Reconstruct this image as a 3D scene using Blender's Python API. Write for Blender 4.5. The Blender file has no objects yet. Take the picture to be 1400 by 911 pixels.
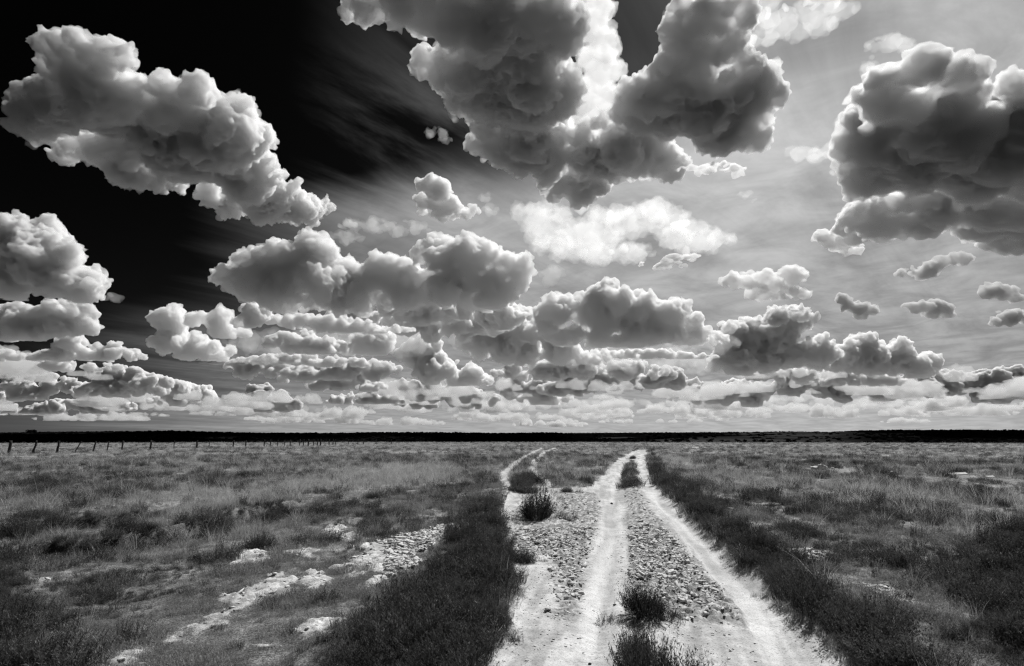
import bpy, bmesh, math, random, time
import numpy as np
from mathutils import Vector, Matrix
T0 = time.time()
scene = bpy.context.scene
col = scene.collection
R = math.radians

# ------------------------------------------------------------------ camera
F = 777.0; CX, CY = 700.0, 455.5; HORIZON = 600.0
PITCH = math.atan((HORIZON-CY)/F); H = 2.0
cam = bpy.data.cameras.new('camera'); cam.lens = 36*F/1400; cam.sensor_width = 36
cam.clip_start = .05; cam.clip_end = 300000
cam_ob = bpy.data.objects.new('camera', cam); col.objects.link(cam_ob)
cam_ob.location = (0, 0, H); cam_ob.rotation_euler = (math.pi/2+PITCH, 0, 0)
scene.camera = cam_ob

def ray(px, py):
    u = (px-CX)/F; v = (CY-py)/F
    c, s = math.cos(PITCH), math.sin(PITCH)
    return np.array([u, c-v*s, s+v*c])

def G(px, py):
    """photo pixel -> point of the level ground"""
    d = ray(px, py); t = -H/d[2]
    return (d[0]*t, d[1]*t)

# ------------------------------------------------------------------ sun and sky
SUN_EL, SUN_AZ = R(49), R(33)             # azimuth from +Y towards +X
sd = Vector((math.sin(SUN_AZ)*math.cos(SUN_EL), math.cos(SUN_AZ)*math.cos(SUN_EL), math.sin(SUN_EL)))
sun = bpy.data.lights.new('sun', 'SUN'); sun.energy = 4.0; sun.angle = R(.5); sun.color = (1, .995, .985)
sun_ob = bpy.data.objects.new('sun', sun); col.objects.link(sun_ob)
sun_ob.rotation_euler = sd.to_track_quat('Z', 'Y').to_euler()

class NT:
    """small helper for writing node trees"""
    def __init__(s, tree): s.t = tree; s.n = tree.nodes; s.l = tree.links
    def node(s, typ, **k):
        x = s.n.new(typ)
        for a, b in k.items(): setattr(x, a, b)
        return x
    def put(s, sock, v):
        if hasattr(v, 'is_output') or hasattr(v, 'links'): s.l.new(v, sock)
        elif v is not None: sock.default_value = v
    def m(s, op, a, b=None, c=None, clamp=False):
        x = s.node('ShaderNodeMath', operation=op, use_clamp=clamp)
        for i, v in enumerate((a, b, c)):
            if v is not None: s.put(x.inputs[i], v)
        return x.outputs[0]
    def ss(s, v, lo, hi, a=0., b=1.):
        x = s.node('ShaderNodeMapRange', interpolation_type='SMOOTHSTEP')
        s.put(x.inputs[0], v)
        for i, q in enumerate((lo, hi, a, b)): s.put(x.inputs[i+1], q)
        return x.outputs[0]
    def noise(s, vec, scale, detail=5, rough=.55, dist=0., lac=2.):
        x = s.node('ShaderNodeTexNoise'); s.l.new(vec, x.inputs['Vector'])
        x.inputs['Scale'].default_value = scale; x.inputs['Detail'].default_value = detail
        x.inputs['Roughness'].default_value = rough; x.inputs['Distortion'].default_value = dist
        x.inputs['Lacunarity'].default_value = lac
        return x.outputs['Fac']
    def mix(s, f, a, b):
        x = s.node('ShaderNodeMix', data_type='FLOAT')
        s.put(x.inputs[0], f); s.put(x.inputs[2], a); s.put(x.inputs[3], b); return x.outputs[0]
    def comb(s, x_, y_, z_):
        x = s.node('ShaderNodeCombineXYZ')
        for i, v in enumerate((x_, y_, z_)): s.put(x.inputs[i], v)
        return x.outputs[0]
    def sep(s, v):
        x = s.node('ShaderNodeSeparateXYZ'); s.l.new(v, x.inputs[0]); return x.outputs

w = bpy.data.worlds.new('World'); scene.world = w; w.use_nodes = True
w.node_tree.nodes.clear(); n = NT(w.node_tree)
sky = n.node('ShaderNodeTexSky', sky_type='NISHITA', sun_disc=False)
sky.sun_elevation = SUN_EL; sky.sun_rotation = SUN_AZ
sc_ = n.node('ShaderNodeSeparateColor'); n.l.new(sky.outputs[0], sc_.inputs[0])
# black-and-white seen through a red filter: the red channel of the clear sky, with steep contrast
clear = n.m('MULTIPLY', n.m('POWER', n.m('MULTIPLY', sc_.outputs[0], .105), 2.6), 3.0)
clear = n.m('MINIMUM', clear, 3.2)
tc = n.node('ShaderNodeTexCoord'); g = tc.outputs['Generated']
x_, y_, z_ = n.sep(g)
az = n.m('MULTIPLY', n.m('ARCTAN2', x_, y_), 57.3)
el = n.m('MULTIPLY', n.m('ARCSINE', z_), 57.3)
zz = n.m('ADD', n.m('MAXIMUM', z_, 0), .07)
P = n.comb(n.m('DIVIDE', x_, zz), n.m('DIVIDE', y_, zz), 0.)           # position on a level layer of high cloud
rot = n.node('ShaderNodeMapping', vector_type='TEXTURE'); rot.inputs['Rotation'].default_value = (0, 0, R(-42)); rot.inputs['Scale'].default_value = (1, 4.5, 1)
n.l.new(P, rot.inputs[0]); PS = rot.outputs[0]
big = n.noise(PS, .55, 3, .5, .6)
wisp = n.noise(PS, 2.4, 8, .6, .45)
mot = n.noise(P, 3.0, 6, .6, .5)
edge = n.m('ADD', az, n.m('MULTIPLY', n.m('SUBTRACT', big, .5), 34))
edge = n.m('ADD', edge, n.m('MULTIPLY', n.m('SUBTRACT', wisp, .5), 12))
edge = n.m('ADD', edge, n.ss(el, 15, 3, 0, 14))
edge = n.m('SUBTRACT', edge, n.ss(el, 21, 28, 0, 24))
edge = n.m('SUBTRACT', edge, n.ss(el, 28, 34, 0, 14))
hole = n.m('MULTIPLY', n.ss(n.m('ABSOLUTE', n.m('SUBTRACT', az, 12)), 2, 8, 45, 0), n.ss(el, 27, 33))
edge = n.m('SUBTRACT', edge, hole)
cover = n.ss(edge, -30, 0)
fallr = n.ss(az, 25, 120, 1., .08)
upfade = n.ss(el, 26, 48, 1., .8)
cover2 = n.m('MULTIPLY', cover, n.ss(wisp, .25, .62, .62, 1.))
dt = n.node('ShaderNodeVectorMath', operation='DOT_PRODUCT'); n.l.new(g, dt.inputs[0]); dt.inputs[1].default_value = sd
cosang = dt.outputs['Value']
glow = n.m('ADD', .17, n.m('MULTIPLY', n.m('POWER', n.m('MAXIMUM', cosang, 0), 3.0), .36))
veil = n.m('MULTIPLY', n.m('MULTIPLY', glow, fallr), n.ss(mot, .3, .7, .82, 1.2))
veil = n.m('MULTIPLY', veil, upfade)
lowhaze = n.m('MULTIPLY', n.ss(el, 7, 0, 0, .13), n.ss(az, -50, -5, .35, 1.))
streak = n.m('MULTIPLY', n.m('MULTIPLY', n.ss(wisp, .45, .78, 0, .12), n.ss(az, -24, -12)), n.m('MULTIPLY', n.ss(el, 14, 24, .4, 1.), n.ss(el, 30, 38, 1, .25)))
lowhaze = n.m('ADD', lowhaze, n.m('MULTIPLY', streak, n.m('SUBTRACT', 1., cover)))
sig = n.m('ADD', n.mix(cover2, n.m('MULTIPLY', clear, .03), veil), lowhaze)
sig = n.m('MULTIPLY', sig, n.ss(z_, -.12, 0, .25, 1.))
bg = n.node('ShaderNodeBackground'); bg.inputs[1].default_value = .1
n.l.new(n.m('MULTIPLY', sig, 10.), bg.inputs[0])
wo = n.node('ShaderNodeOutputWorld'); n.l.new(bg.outputs[0], wo.inputs[0])
w.cycles.sampling_method = 'MANUAL'; w.cycles.sample_map_resolution = 512

vs = scene.view_settings; vs.view_transform = 'Standard'; vs.look = 'None'; vs.exposure = .3; vs.gamma = 1
vs.use_curve_mapping = False
cy = scene.cycles; cy.use_denoising = True; cy.denoiser = 'OPENIMAGEDENOISE'; cy.denoising_prefilter = 'NONE'; cy.volume_bounces = 14; cy.max_bounces = 16; cy.diffuse_bounces = 3
cy.transparent_max_bounces = 64; cy.sample_clamp_indirect = 2.5; cy.filter_width = 1.3

# ------------------------------------------------------------------ helpers
rng = np.random.RandomState(7)
PERM = rng.permutation(256); PERM = np.concatenate([PERM, PERM, PERM])
GR = rng.normal(size=(256, 3)); GR /= np.linalg.norm(GR, axis=1)[:, None]
def perlin(Q):
    I = np.floor(Q).astype(np.int64); f = Q-I; I &= 255
    u = f*f*f*(f*(f*6-15)+10); r = 0
    for dx in (0, 1):
        a = PERM[I[:, 0]+dx]; wx = u[:, 0] if dx else 1-u[:, 0]
        for dy in (0, 1):
            b = PERM[(a+I[:, 1]+dy) & 511]; wy = u[:, 1] if dy else 1-u[:, 1]
            for dz in (0, 1):
                gg = GR[PERM[(b+I[:, 2]+dz) & 511] & 255]; wz = u[:, 2] if dz else 1-u[:, 2]
                r = r+wx*wy*wz*(gg[:, 0]*(f[:, 0]-dx)+gg[:, 1]*(f[:, 1]-dy)+gg[:, 2]*(f[:, 2]-dz))
    return r*1.5
def noise2(x, y, s, seed=0., oc=3, rough=.5):
    Q = np.c_[x*s+seed*7.3, y*s-seed*3.1, np.full(len(x), seed+.37)]; a = 1; r = 0; k = 0
    for _ in range(oc): r = r+a*perlin(Q); k += a; Q = Q*2.03; a *= rough
    return r/k
def mesh_from(name, V, Fc):
    me = bpy.data.meshes.new(name); V = np.asarray(V); Fc = np.asarray(Fc); nf, k = Fc.shape
    me.vertices.add(len(V)); me.vertices.foreach_set('co', V.astype(np.float32).ravel())
    me.loops.add(nf*k); me.loops.foreach_set('vertex_index', Fc.astype(np.int32).ravel())
    me.polygons.add(nf); me.polygons.foreach_set('loop_start', np.arange(0, nf*k, k, dtype=np.int32))
    me.update(calc_edges=True); return me
def ramp(x, a, b):
    t = np.clip((x-a)/(b-a), 0, 1); return t*t*(3-2*t)
def link(name, me, parent=None, mat=None, **props):
    ob = bpy.data.objects.new(name, me); col.objects.link(ob); ob.parent = parent
    if mat is not None: me.materials.clear(); me.materials.append(mat)
    for a, b in props.items(): ob[a] = b
    return ob
def gn_scatter(name, pts, rots, scales, idx, collection, **props):
    """one object: points carrying prototypes of a collection"""
    me = bpy.data.meshes.new(name); m = len(pts); me.vertices.add(m)
    me.vertices.foreach_set('co', np.asarray(pts, np.float32).ravel())
    a = me.attributes.new('rot', 'FLOAT_VECTOR', 'POINT'); a.data.foreach_set('vector', np.asarray(rots, np.float32).ravel())
    a = me.attributes.new('scl', 'FLOAT_VECTOR', 'POINT'); a.data.foreach_set('vector', np.asarray(scales, np.float32).ravel())
    a = me.attributes.new('idx', 'INT', 'POINT'); a.data.foreach_set('value', np.asarray(idx, np.int32).ravel())
    me.update()
    ob = link(name, me, **props)
    t = bpy.data.node_groups.new(name+'_scatter', 'GeometryNodeTree')
    t.interface.new_socket('Geometry', in_out='INPUT', socket_type='NodeSocketGeometry')
    t.interface.new_socket('Geometry', in_out='OUTPUT', socket_type='NodeSocketGeometry')
    q = NT(t); gi = q.node('NodeGroupInput'); go = q.node('NodeGroupOutput')
    ci = q.node('GeometryNodeCollectionInfo'); ci.inputs[0].default_value = collection
    ci.inputs['Separate Children'].default_value = True; ci.inputs['Reset Children'].default_value = True
    iop = q.node('GeometryNodeInstanceOnPoints'); iop.inputs['Pick Instance'].default_value = True
    def att(nm, ty):
        x = q.node('GeometryNodeInputNamedAttribute', data_type=ty); x.inputs[0].default_value = nm; return x.outputs[0]
    q.l.new(gi.outputs[0], iop.inputs['Points']); q.l.new(ci.outputs[0], iop.inputs['Instance'])
    q.l.new(att('idx', 'INT'), iop.inputs['Instance Index']); q.l.new(att('scl', 'FLOAT_VECTOR'), iop.inputs['Scale'])
    e2r = q.node('FunctionNodeEulerToRotation'); q.l.new(att('rot', 'FLOAT_VECTOR'), e2r.inputs[0]); q.l.new(e2r.outputs[0], iop.inputs['Rotation'])
    q.l.new(iop.outputs[0], go.inputs[0])
    md = ob.modifiers.new('scatter', 'NODES'); md.node_group = t
    return ob
ICO = {}
for s_ in (1, 2):
    bm = bmesh.new(); bmesh.ops.create_icosphere(bm, subdivisions=s_, radius=1)
    ICO[s_] = (np.array([v.co[:] for v in bm.verts]), np.array([[v.index for v in f.verts] for f in bm.faces])); bm.free()

# ------------------------------------------------------------------ clouds: closed puffed bodies filled with droplets
TRIS = [0]
def voxel(me, vox):
    ob = bpy.data.objects.new('raw', me); col.objects.link(ob)
    md = ob.modifiers.new('r', 'REMESH'); md.mode = 'VOXEL'; md.voxel_size = float(vox)
    dg = bpy.context.evaluated_depsgraph_get(); dg.update()
    res = bpy.data.meshes.new_from_object(ob.evaluated_get(dg))
    bpy.data.objects.remove(ob); bpy.data.meshes.remove(me); return res
def cloud_mesh(name, sph, vox, rr, base=None, amp=.5):
    S = np.array(sph); lev = [S]; cur = S
    for nc, fr in ((10, .45), (8, .42), (7, .4)):
        ch = []
        for x, y, z, r in cur:
            if r*fr < vox*1.6: continue
            d = rr.normal(size=(nc, 3)); d[:, 2] = d[:, 2]*.8+.2; d /= np.linalg.norm(d, axis=1)[:, None]
            q = r*fr*rr.uniform(.5, 1.15, nc)
            ch.append(np.c_[np.array([x, y, z])+d*(r*rr.uniform(.8, 1.02, nc))[:, None], q])
        if not ch: break
        cur = np.concatenate(ch); lev.append(cur)
    VV = []; FF = []; o = 0
    for k, A in enumerate(lev):
        v, f = ICO[2 if k == 0 else 1]; m = len(A)
        VV.append((v[None]*A[:, None, 3:4]+A[:, None, :3]).reshape(-1, 3))
        FF.append((f[None]+(np.arange(m)*len(v))[:, None, None]).reshape(-1, 3)+o); o += m*len(v)
    res = voxel(mesh_from(name+'_raw', np.concatenate(VV), np.concatenate(FF)), vox*.85); res.name = name
    m = len(res.vertices); c = np.empty(m*3, np.float32); res.vertices.foreach_get('co', c); c = c.reshape(-1, 3).astype(float)
    no = np.empty(m*3, np.float32); res.vertices.foreach_get('normal', no); no = no.reshape(-1, 3)
    Rm = np.percentile(S[:, 3], 85); d = np.zeros(m); sc = 1/(Rm*.55); a = 1.; off = rr.uniform(0, 100, 3); k = 0
    while 1/sc > vox*1.5 and k < 7:
        d = d+a*(.5-2*np.abs(perlin(c*sc+off))); sc *= 2.1; a *= .62; k += 1
    big_ = np.clip(.6+perlin(c/(Rm*.9)+off)*1.6, .15, 1.6)            # ragged in places, smooth in others
    c += no*(d*Rm*.32*amp+(.35-1.6*np.abs(perlin(c/(6.5*vox)+off)))*3.2*vox*big_+(.3-1.5*np.abs(perlin(c/(3.4*vox)+off)))*1.8*vox)[:, None]
    res.vertices.foreach_set('co', c.astype(np.float32).ravel()); res.update(); res = voxel(res, vox)
    m = len(res.vertices); c = np.empty(m*3, np.float32); res.vertices.foreach_get('co', c); c = c.reshape(-1, 3).astype(float)
    # drop sealed cavities left between the puffs, keep only the outer skins
    nl = len(res.loops); li = np.empty(nl, np.int32); res.loops.foreach_get('vertex_index', li); Q = li.reshape(-1, 4)
    lab = np.arange(m)
    while True:
        mn = lab[Q].min(1); new = lab.copy(); np.minimum.at(new, Q.ravel(), np.repeat(mn, 4)); new = new[new]
        if (new == lab).all(): break
        lab = new
    p0, p1, p2, p3 = (c[Q[:, i]] for i in range(4))
    vol = (np.cross(p1, p2)*p0).sum(1)+(np.cross(p2, p3)*p0).sum(1)
    tv = np.bincount(lab[Q[:, 0]], vol, minlength=m)
    keep = tv[lab[Q[:, 0]]] > 60*vox**3
    Q = Q[keep]; used = np.unique(Q); rem = np.zeros(m, np.int64); rem[used] = np.arange(len(used)); c = c[used]
    bpy.data.meshes.remove(res); res = mesh_from(name, c, rem[Q])
    if base is not None:
        z = c[:, 2]; c[:, 2] = np.where(z < base, base+(z-base)*.15, z)
    res.vertices.foreach_set('co', c.astype(np.float32).ravel()); res.update()
    TRIS[0] += len(res.polygons)*2
    return res
def vol_mat(name, dens, aniso, alb=.98):
    m = bpy.data.materials.new(name); m.use_nodes = True; t = m.node_tree; t.nodes.clear()
    o = t.nodes.new('ShaderNodeOutputMaterial'); v = t.nodes.new('ShaderNodeVolumePrincipled'); v.inputs['Absorption Color'].default_value = (0, 0, 0, 1)
    v.inputs['Color'].default_value = (alb,)*3+(1,); v.inputs['Density'].default_value = dens; v.inputs['Anisotropy'].default_value = aniso
    t.links.new(v.outputs[0], o.inputs['Volume']); return m
VM = {k: vol_mat(*v) for k, v in {'dense': ('dense_cloud_droplets', .05, .3, .97), 'mid': ('cloud_droplets', .058, .3, .994), 'soft': ('bright_cloud_droplets', .028, .3, .998),
      'haze': ('faint_cloud_droplets', .0009, .3, .97), 'dim': ('dim_cloud_droplets', .04, .3, .97), 'thin': ('thin_cloud_droplets', .0026, .45, .97), 'far': ('distant_cloud_droplets', .003, .3, .86),  # far: dimming by haze is put into the droplets' lowered albedo
      'small': ('small_dark_cloud_droplets', .035, .3, .80), 'dark': ('thick_rain_cloud_droplets', .035, .4, .88), 'glare': ('glowing_cloud_droplets', .012, .4, .98), 'fringe': ('torn_edge_droplets', .008, .5, .98)}.items()}
BASE_ALT = 1200.
def cloud(label, ell, H_=None, D=None, base=None, vox=2.2, seed=1, amp=1.1, mat='mid', thick=1.0, group=None, fill=1.0, fringe=True):
    """ell: ellipses (x, y, rx, ry) as seen in the photograph, set out at the cloud's own altitude H_ or distance D"""
    rr = np.random.RandomState(seed); sph = []; dd = []
    if D is None and H_ is None:
        db = ray(700, base); D = BASE_ALT/db[2]*db[1]
    for (x, y, rx, ry) in ell:
        m = max(3, int((3*rx/ry+2)*fill))
        for i in range(m):
            a = rr.uniform(0, 6.28); q = math.sqrt(rr.uniform(0, 1))*.8
            r = ry*rr.uniform(.42, .75)
            px = x+math.cos(a)*q*max(rx-r*.5, 0); py = y+math.sin(a)*q*(ry-r*.45)
            d = ray(px, py); t = (H_/d[2]) if H_ else D/d[1]
            t *= 1+thick*rr.uniform(-.5, .5)*min(rx, ry*2)/F
            dd.append(t); sph.append((*(d*t), r*t/F))
        for i in range(int(m*2.2)):                     # small heads round the upper rim
            a = rr.uniform(-.5, 3.64); r = ry*rr.uniform(.16, .38)
            px = x+math.cos(a)*max(rx-r*.7, 0)*rr.uniform(.75, 1.02); py = y-math.sin(a)*max(ry-r*.7, 0)*rr.uniform(.75, 1.05)
            d = ray(px, py); t = (H_/d[2]) if H_ else D/d[1]
            t *= 1+thick*rr.uniform(-.4, .4)*min(rx, ry*2)/F
            dd.append(t); sph.append((*(d*t), r*t/F))
    sph = np.array(sph); ctr = sph[:, :3].mean(0); ctr[2] = sph[:, 2].min()
    sph[:, :3] -= ctr
    bz = None
    if base is not None:
        d = ray(ell[0][0], base); bz = d[2]*np.median(dd)-ctr[2]
    me = cloud_mesh('cumulus_cloud', sph, vox*np.median(dd)/F, rr, bz, amp)
    ob = link('cumulus_cloud', me, mat=VM[mat], label=label, category='cloud')
    ob.location = ctr
    if fringe and len(sph) > 90 and (H_ or base < 430):                                          # a thin torn edge round the dense body
        fs = []
        k = rr.choice(len(sph), int(len(sph)*.9))
        for x, y, z, r in sph[k]:
            d = rr.normal(size=3); d /= np.linalg.norm(d); q = r*rr.uniform(.3, .55)
            for e in range(3):
                fs.append((*(np.array([x, y, z])+d*r*rr.uniform(.85, 1.12)+rr.normal(size=3)*r*.25), q*rr.uniform(.4, 1)))
        fme = cloud_mesh('torn_edge', fs, vox*1.7*np.median(dd)/F, rr, None, 2.2); link('torn_edge', fme, ob, VM['fringe'], kind='stuff')
    if group: ob['group'] = group
    return ob

# large clouds high overhead
cloud('long grey and white cumulus slanting down across the black upper left sky',
  [(90,72,38,34),(140,80,42,32),(60,150,60,42),(130,140,75,55),(205,160,75,55),(272,140,34,36),(240,215,95,48),(335,215,45,52),(340,262,75,42),(425,288,38,26),(150,205,80,28),(290,190,60,50)], H_=1500, seed=3, mat='mid', vox=2.3, amp=1.25)
cloud('huge grey cloud filling the top centre, left of the black gap',
  [(500,12,34,20),(545,8,70,36),(600,90,46,30),(630,30,85,50),(720,30,80,55),(690,110,85,60),(640,120,40,40),(750,120,50,60),(670,180,34,34),(730,190,50,45),(780,215,55,45),(785,250,50,30)], H_=1500, seed=4, mat='mid', vox=2.5, amp=1.2)
cloud('glaring white cloud directly left of and below the black gap at the top',
  [(822,8,28,28),(812,50,34,34),(815,95,38,34),(838,135,36,24),(800,140,34,34)], H_=1560, seed=42, mat='glare', vox=2.2, thick=.5)
cloud('big round lobed grey cloud with white rim right of the black gap',
  [(850,195,70,46),(880,150,40,36),(905,120,34,40),(940,95,42,46),(960,160,80,58),(1010,120,42,50),(985,60,40,34),(1010,180,45,32),(900,225,44,26),(830,235,40,26),(936,45,26,36),(985,22,50,30),(932,12,20,18)], H_=1500, seed=43, mat='mid', vox=2.5, amp=1.2)
cloud('thin bright cloud streaming along the top edge, right of the black gap',
  [(950,18,45,25),(1010,10,60,25),(1080,30,65,25),(1130,10,50,16),(1040,50,40,14)], H_=1900, seed=41, mat='thin', thick=.6)
cloud('heavy dark cloud with bright upper rim filling the upper right',
  [(1215,130,42,42),(1268,98,36,30),(1318,112,32,36),(1250,190,85,70),(1340,200,80,70),(1185,240,38,38),(1210,295,60,32),(1300,285,90,42),(1400,290,80,48),(1430,230,60,60),(1170,215,18,18)], H_=1300, seed=5, mat='dark', vox=2.9, fill=1.7, amp=.8)
cloud('small dark cloud on the right edge beside the heavy dark cloud',
  [(1395,120,38,30),(1375,160,26,20),(1420,160,40,36)], H_=1350, seed=51, mat='dark')
cloud('pale thin cloud peeping out above the heavy dark cloud', [(1220,62,38,16),(1190,90,16,14),(1255,70,20,10)], H_=1900, seed=52, mat='thin')
cloud('ragged white wisps left of the heavy dark cloud', [(1105,214,28,14),(1142,205,20,11),(1150,168,11,10),(1080,205,10,6)], H_=1600, seed=53, mat='thin', amp=1.8)
cloud('ragged grey fringe cloud under the left end of the heavy dark cloud', [(1135,325,26,15),(1165,315,24,20),(1160,340,30,9)], H_=1500, seed=54, mat='mid', amp=1.8)
cloud('tiny white cloud alone in the dark sky between the two big clouds', [(596,182,18,9),(608,190,12,6)], H_=1700, seed=55, mat='thin', amp=1.9, vox=1.5)
cloud('bright compact cumulus below the tiny white cloud', [(592,262,30,24),(600,283,36,20),(632,290,26,14)], H_=1400, seed=56, mat='mid')
cloud('small curled white cloud at the right of the bright compact cumulus', [(664,270,13,8),(670,287,14,9)], H_=1500, seed=57, mat='thin', amp=1.6)
cloud('soft thin grey cloud trailing from the foot of the slanting cloud', [(500,308,40,12),(550,312,40,12),(470,325,30,10)], H_=1600, seed=58, mat='thin')
cloud('small grey white wisp beside the lower edge of the huge top cloud', [(1020,266,16,7),(1035,275,8,5)], H_=1600, seed=59, mat='thin', amp=1.8)
cloud('broad mottled white cloud sheet below the huge top cloud',
  [(745,305,40,28),(790,325,60,25),(850,305,60,28),(900,300,45,28),(950,325,55,22),(830,345,70,18),(760,340,40,18),(720,290,25,14)], H_=1900, seed=60, mat='thin', amp=1.7, thick=.5)
cloud('dark streak of cloud under the mottled white sheet', [(905,362,35,8),(935,352,30,6)], H_=1600, seed=61, mat='mid')
cloud('dark flat cloud fragment in the bright sky under the huge cloud', [(950,232,30,8),(985,228,30,8),(1010,234,20,8)], H_=1350, seed=62, mat='mid', amp=1.5)
# middle distance cumulus
mid = [
 ('large heaped cumulus at the left edge with bright shoulder', [(10,335,48,33),(50,350,52,33),(98,382,36,26),(30,390,70,22)], 413, 'mid'),
 ('tiny cloud puff just right of the left edge cumulus', [(155,408,12,7)], 414, 'thin'),
 ('rounded cumulus directly under the left edge cumulus', [(25,438,26,22),(88,432,42,20),(40,455,50,12),(110,448,24,12)], 466, 'mid'),
 ('low ragged cumulus trailing right under the rounded one', [(105,476,32,15),(150,486,46,8),(158,472,8,6),(70,488,40,7)], 494, 'mid'),
 ('small flat cumulus in the dark gap far left', [(80,499,26,8),(140,503,28,6)], 508, 'mid'),
 ('short flat cloud at the left edge above the low rows', [(8,487,24,7)], 494, 'mid'),
 ('tall two lobed cumulus standing in the dark left sky', [(226,448,21,22),(222,470,18,12),(262,475,34,17),(290,480,30,12)], 492, 'soft'),
 ('small upright cumulus tower behind the two lobed one', [(302,440,15,18),(320,456,22,8),(270,435,16,9)], 462, 'soft'),
 ('small cumulus nestled under the long heaped bank', [(350,430,22,14),(334,442,16,8)], 448, 'mid'),
 ('left tower of the long heaped cumulus bank', [(318,380,28,16),(345,360,22,18),(380,372,36,30),(428,350,30,24),(420,395,70,28),(370,400,40,20)], 428, 'soft'),
 ('bright middle heap of the long cumulus bank', [(480,385,42,24),(535,380,46,26),(580,395,50,24),(500,408,80,18)], 432, 'soft'),
 ('pale tall heap at the right end of the cumulus bank', [(598,348,32,20),(645,358,42,27),(690,382,32,28),(640,395,60,26)], 425, 'soft'),
 ('flat based cumulus overlapping below the bank at its right', [(600,418,60,24),(660,430,50,22),(560,420,40,18)], 450, 'mid'),
 ('layered dark flat cloud below the left tower', [(420,441,78,9),(490,452,70,8)], 455, 'dense'),
 ('bright little cumulus in the middle of the layered clouds', [(508,465,30,17),(490,478,34,9)], 486, 'soft'),
 ('grey broken cumulus left of the bright little one', [(400,468,36,12),(445,476,34,10)], 484, 'mid'),
 ('thin dark layered cloud strip left of centre', [(400,492,64,7),(470,498,60,6)], 502, 'dense'),
 ('bright sloping cumulus at centre left', [(575,488,28,20),(612,510,44,14),(645,520,30,9)], 527, 'soft'),
 ('small white cumulus under the layered strips', [(475,515,28,15),(450,526,28,9),(505,530,22,8)], 535, 'mid'),
 ('dim round grey cloud ball floating in the bright haze', [(755,378,16,13)], 392, 'thin'),
 ('bright flat based cumulus right of centre', [(772,432,32,24),(815,422,40,26),(862,430,44,28),(915,440,44,26),(955,462,38,10),(830,462,80,14)], 474, 'soft'),
 ('long dark flat streak under the bright flat based cumulus', [(880,484,60,5),(930,488,50,4)], 491, 'mid'),
 ('dark bellied cumulus in front left of the flat based one', [(700,445,40,24),(730,470,60,24),(680,470,50,24),(800,488,70,8)], 500, 'soft'),
 ('grey cumulus tower right of the road line', [(1040,480,56,32),(1078,455,36,28),(1108,490,38,20),(1005,495,32,18)], 514, 'soft'),
 ('grey knobbly cumulus beside the grey tower', [(1200,482,42,24),(1158,495,36,20),(1245,498,36,18)], 518, 'soft'),
 ('thin bright edged cloud streak above the grey tower', [(1030,386,48,12),(1085,378,18,13),(1062,402,46,8)], 412, 'soft'),
 ('small dark cloud puff perched over the grey tower', [(1070,435,18,11),(1105,433,20,7)], 446, 'small'),
 ('small white puff left of the grey tower', [(1000,449,12,8)], 458, 'soft'),
 ('small dark cloud left one in the row of the right sky', [(1175,425,24,10),(1155,412,10,8)], 437, 'small'),
 ('small dark cloud middle one in the row of the right sky', [(1268,420,30,9),(1285,428,24,7)], 434, 'small'),
 ('slanting dark cloud sliver under the heavy dark cloud', [(1255,373,26,8),(1285,360,22,7),(1310,354,18,7)], 382, 'small'),
 ('dark ragged cloud near the right edge, upper of two', [(1365,398,24,10),(1385,408,18,6)], 414, 'small'),
 ('dark ragged cloud near the right edge, lower of two', [(1385,434,26,9),(1368,442,16,5)], 448, 'small'),
 ('grey heaped cumulus low in the left sky', [(50,526,44,14),(20,540,40,10),(100,530,18,9)], 548, 'mid'),
 ('long low cumulus left of the small white one', [(170,520,44,14),(215,528,34,11),(150,535,50,8)], 543, 'mid'),
 ('bright low cumulus knob above the left fence', [(262,540,32,14),(235,548,30,7)], 556, 'soft'),
 ('low grey cumulus standing over the middle fence', [(360,545,32,16),(385,555,26,8)], 564, 'mid'),
 ('dark round cumulus low right of centre', [(908,520,28,14),(938,526,22,8)], 534, 'dense'),
 ('bright low cumulus left of the dark round one', [(855,522,26,12),(800,520,40,13),(770,532,34,9)], 542, 'mid'),
 ('white low cumulus heap straight above the side track', [(722,530,34,17),(745,545,34,9)], 553, 'soft'),
 ('bright low cumulus heap straight above the road end', [(1018,537,34,16),(965,542,46,11)], 556, 'soft'),
 ('long grey low cumulus right of the road', [(1110,530,56,16),(1160,535,46,13),(1205,528,34,14)], 554, 'mid'),
 ('grey low cumulus bank near the right edge', [(1295,525,44,14),(1350,530,34,18),(1392,525,24,18)], 552, 'mid'),
 ('broad grey layered deck behind the small white cumulus left of centre', [(400,512,70,12),(480,505,60,12),(350,500,40,9)], 522, 'mid'),
 ('long grey broken bank between the fence end and the side track', [(560,535,50,12),(500,548,50,8),(620,540,40,10)], 552, 'mid'),
 ('wide dim cumulus bank behind the centre, under the flat based one', [(790,505,60,14),(860,508,50,12),(730,510,50,12)], 520, 'mid'),
 ('grey slab of cloud joining the grey tower and its knobbly neighbour', [(1100,515,80,9),(1180,520,60,8)], 528, 'mid'),
 ('flat grey cumulus under the cumulus at centre left', [(540,440,60,14),(620,450,70,16),(480,436,40,12)], 468, 'mid'),
 ('low grey cumulus in the dim far left sky', [(120,556,60,10),(40,562,40,8)], 566, 'mid'),
 ('small white cumulus above the ridge, left of centre', [(600,545,36,11),(570,552,30,7),(655,548,30,9)], 560, 'mid'),
]
for i, (lb, el_, b_, mt_) in enumerate(mid):
    if mt_ == 'mid' and (b_ > 500 or el_[0][0] < 300): mt_ = 'dim'
    el_ = [(a, b, c*1.1+2, d*1.15+1.5) for a, b, c, d in el_]
    cloud(lb, el_, base=b_, seed=100+i, mat=mt_, vox=1.75 if b_ > 480 else 2.05, amp=1.2)
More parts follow.
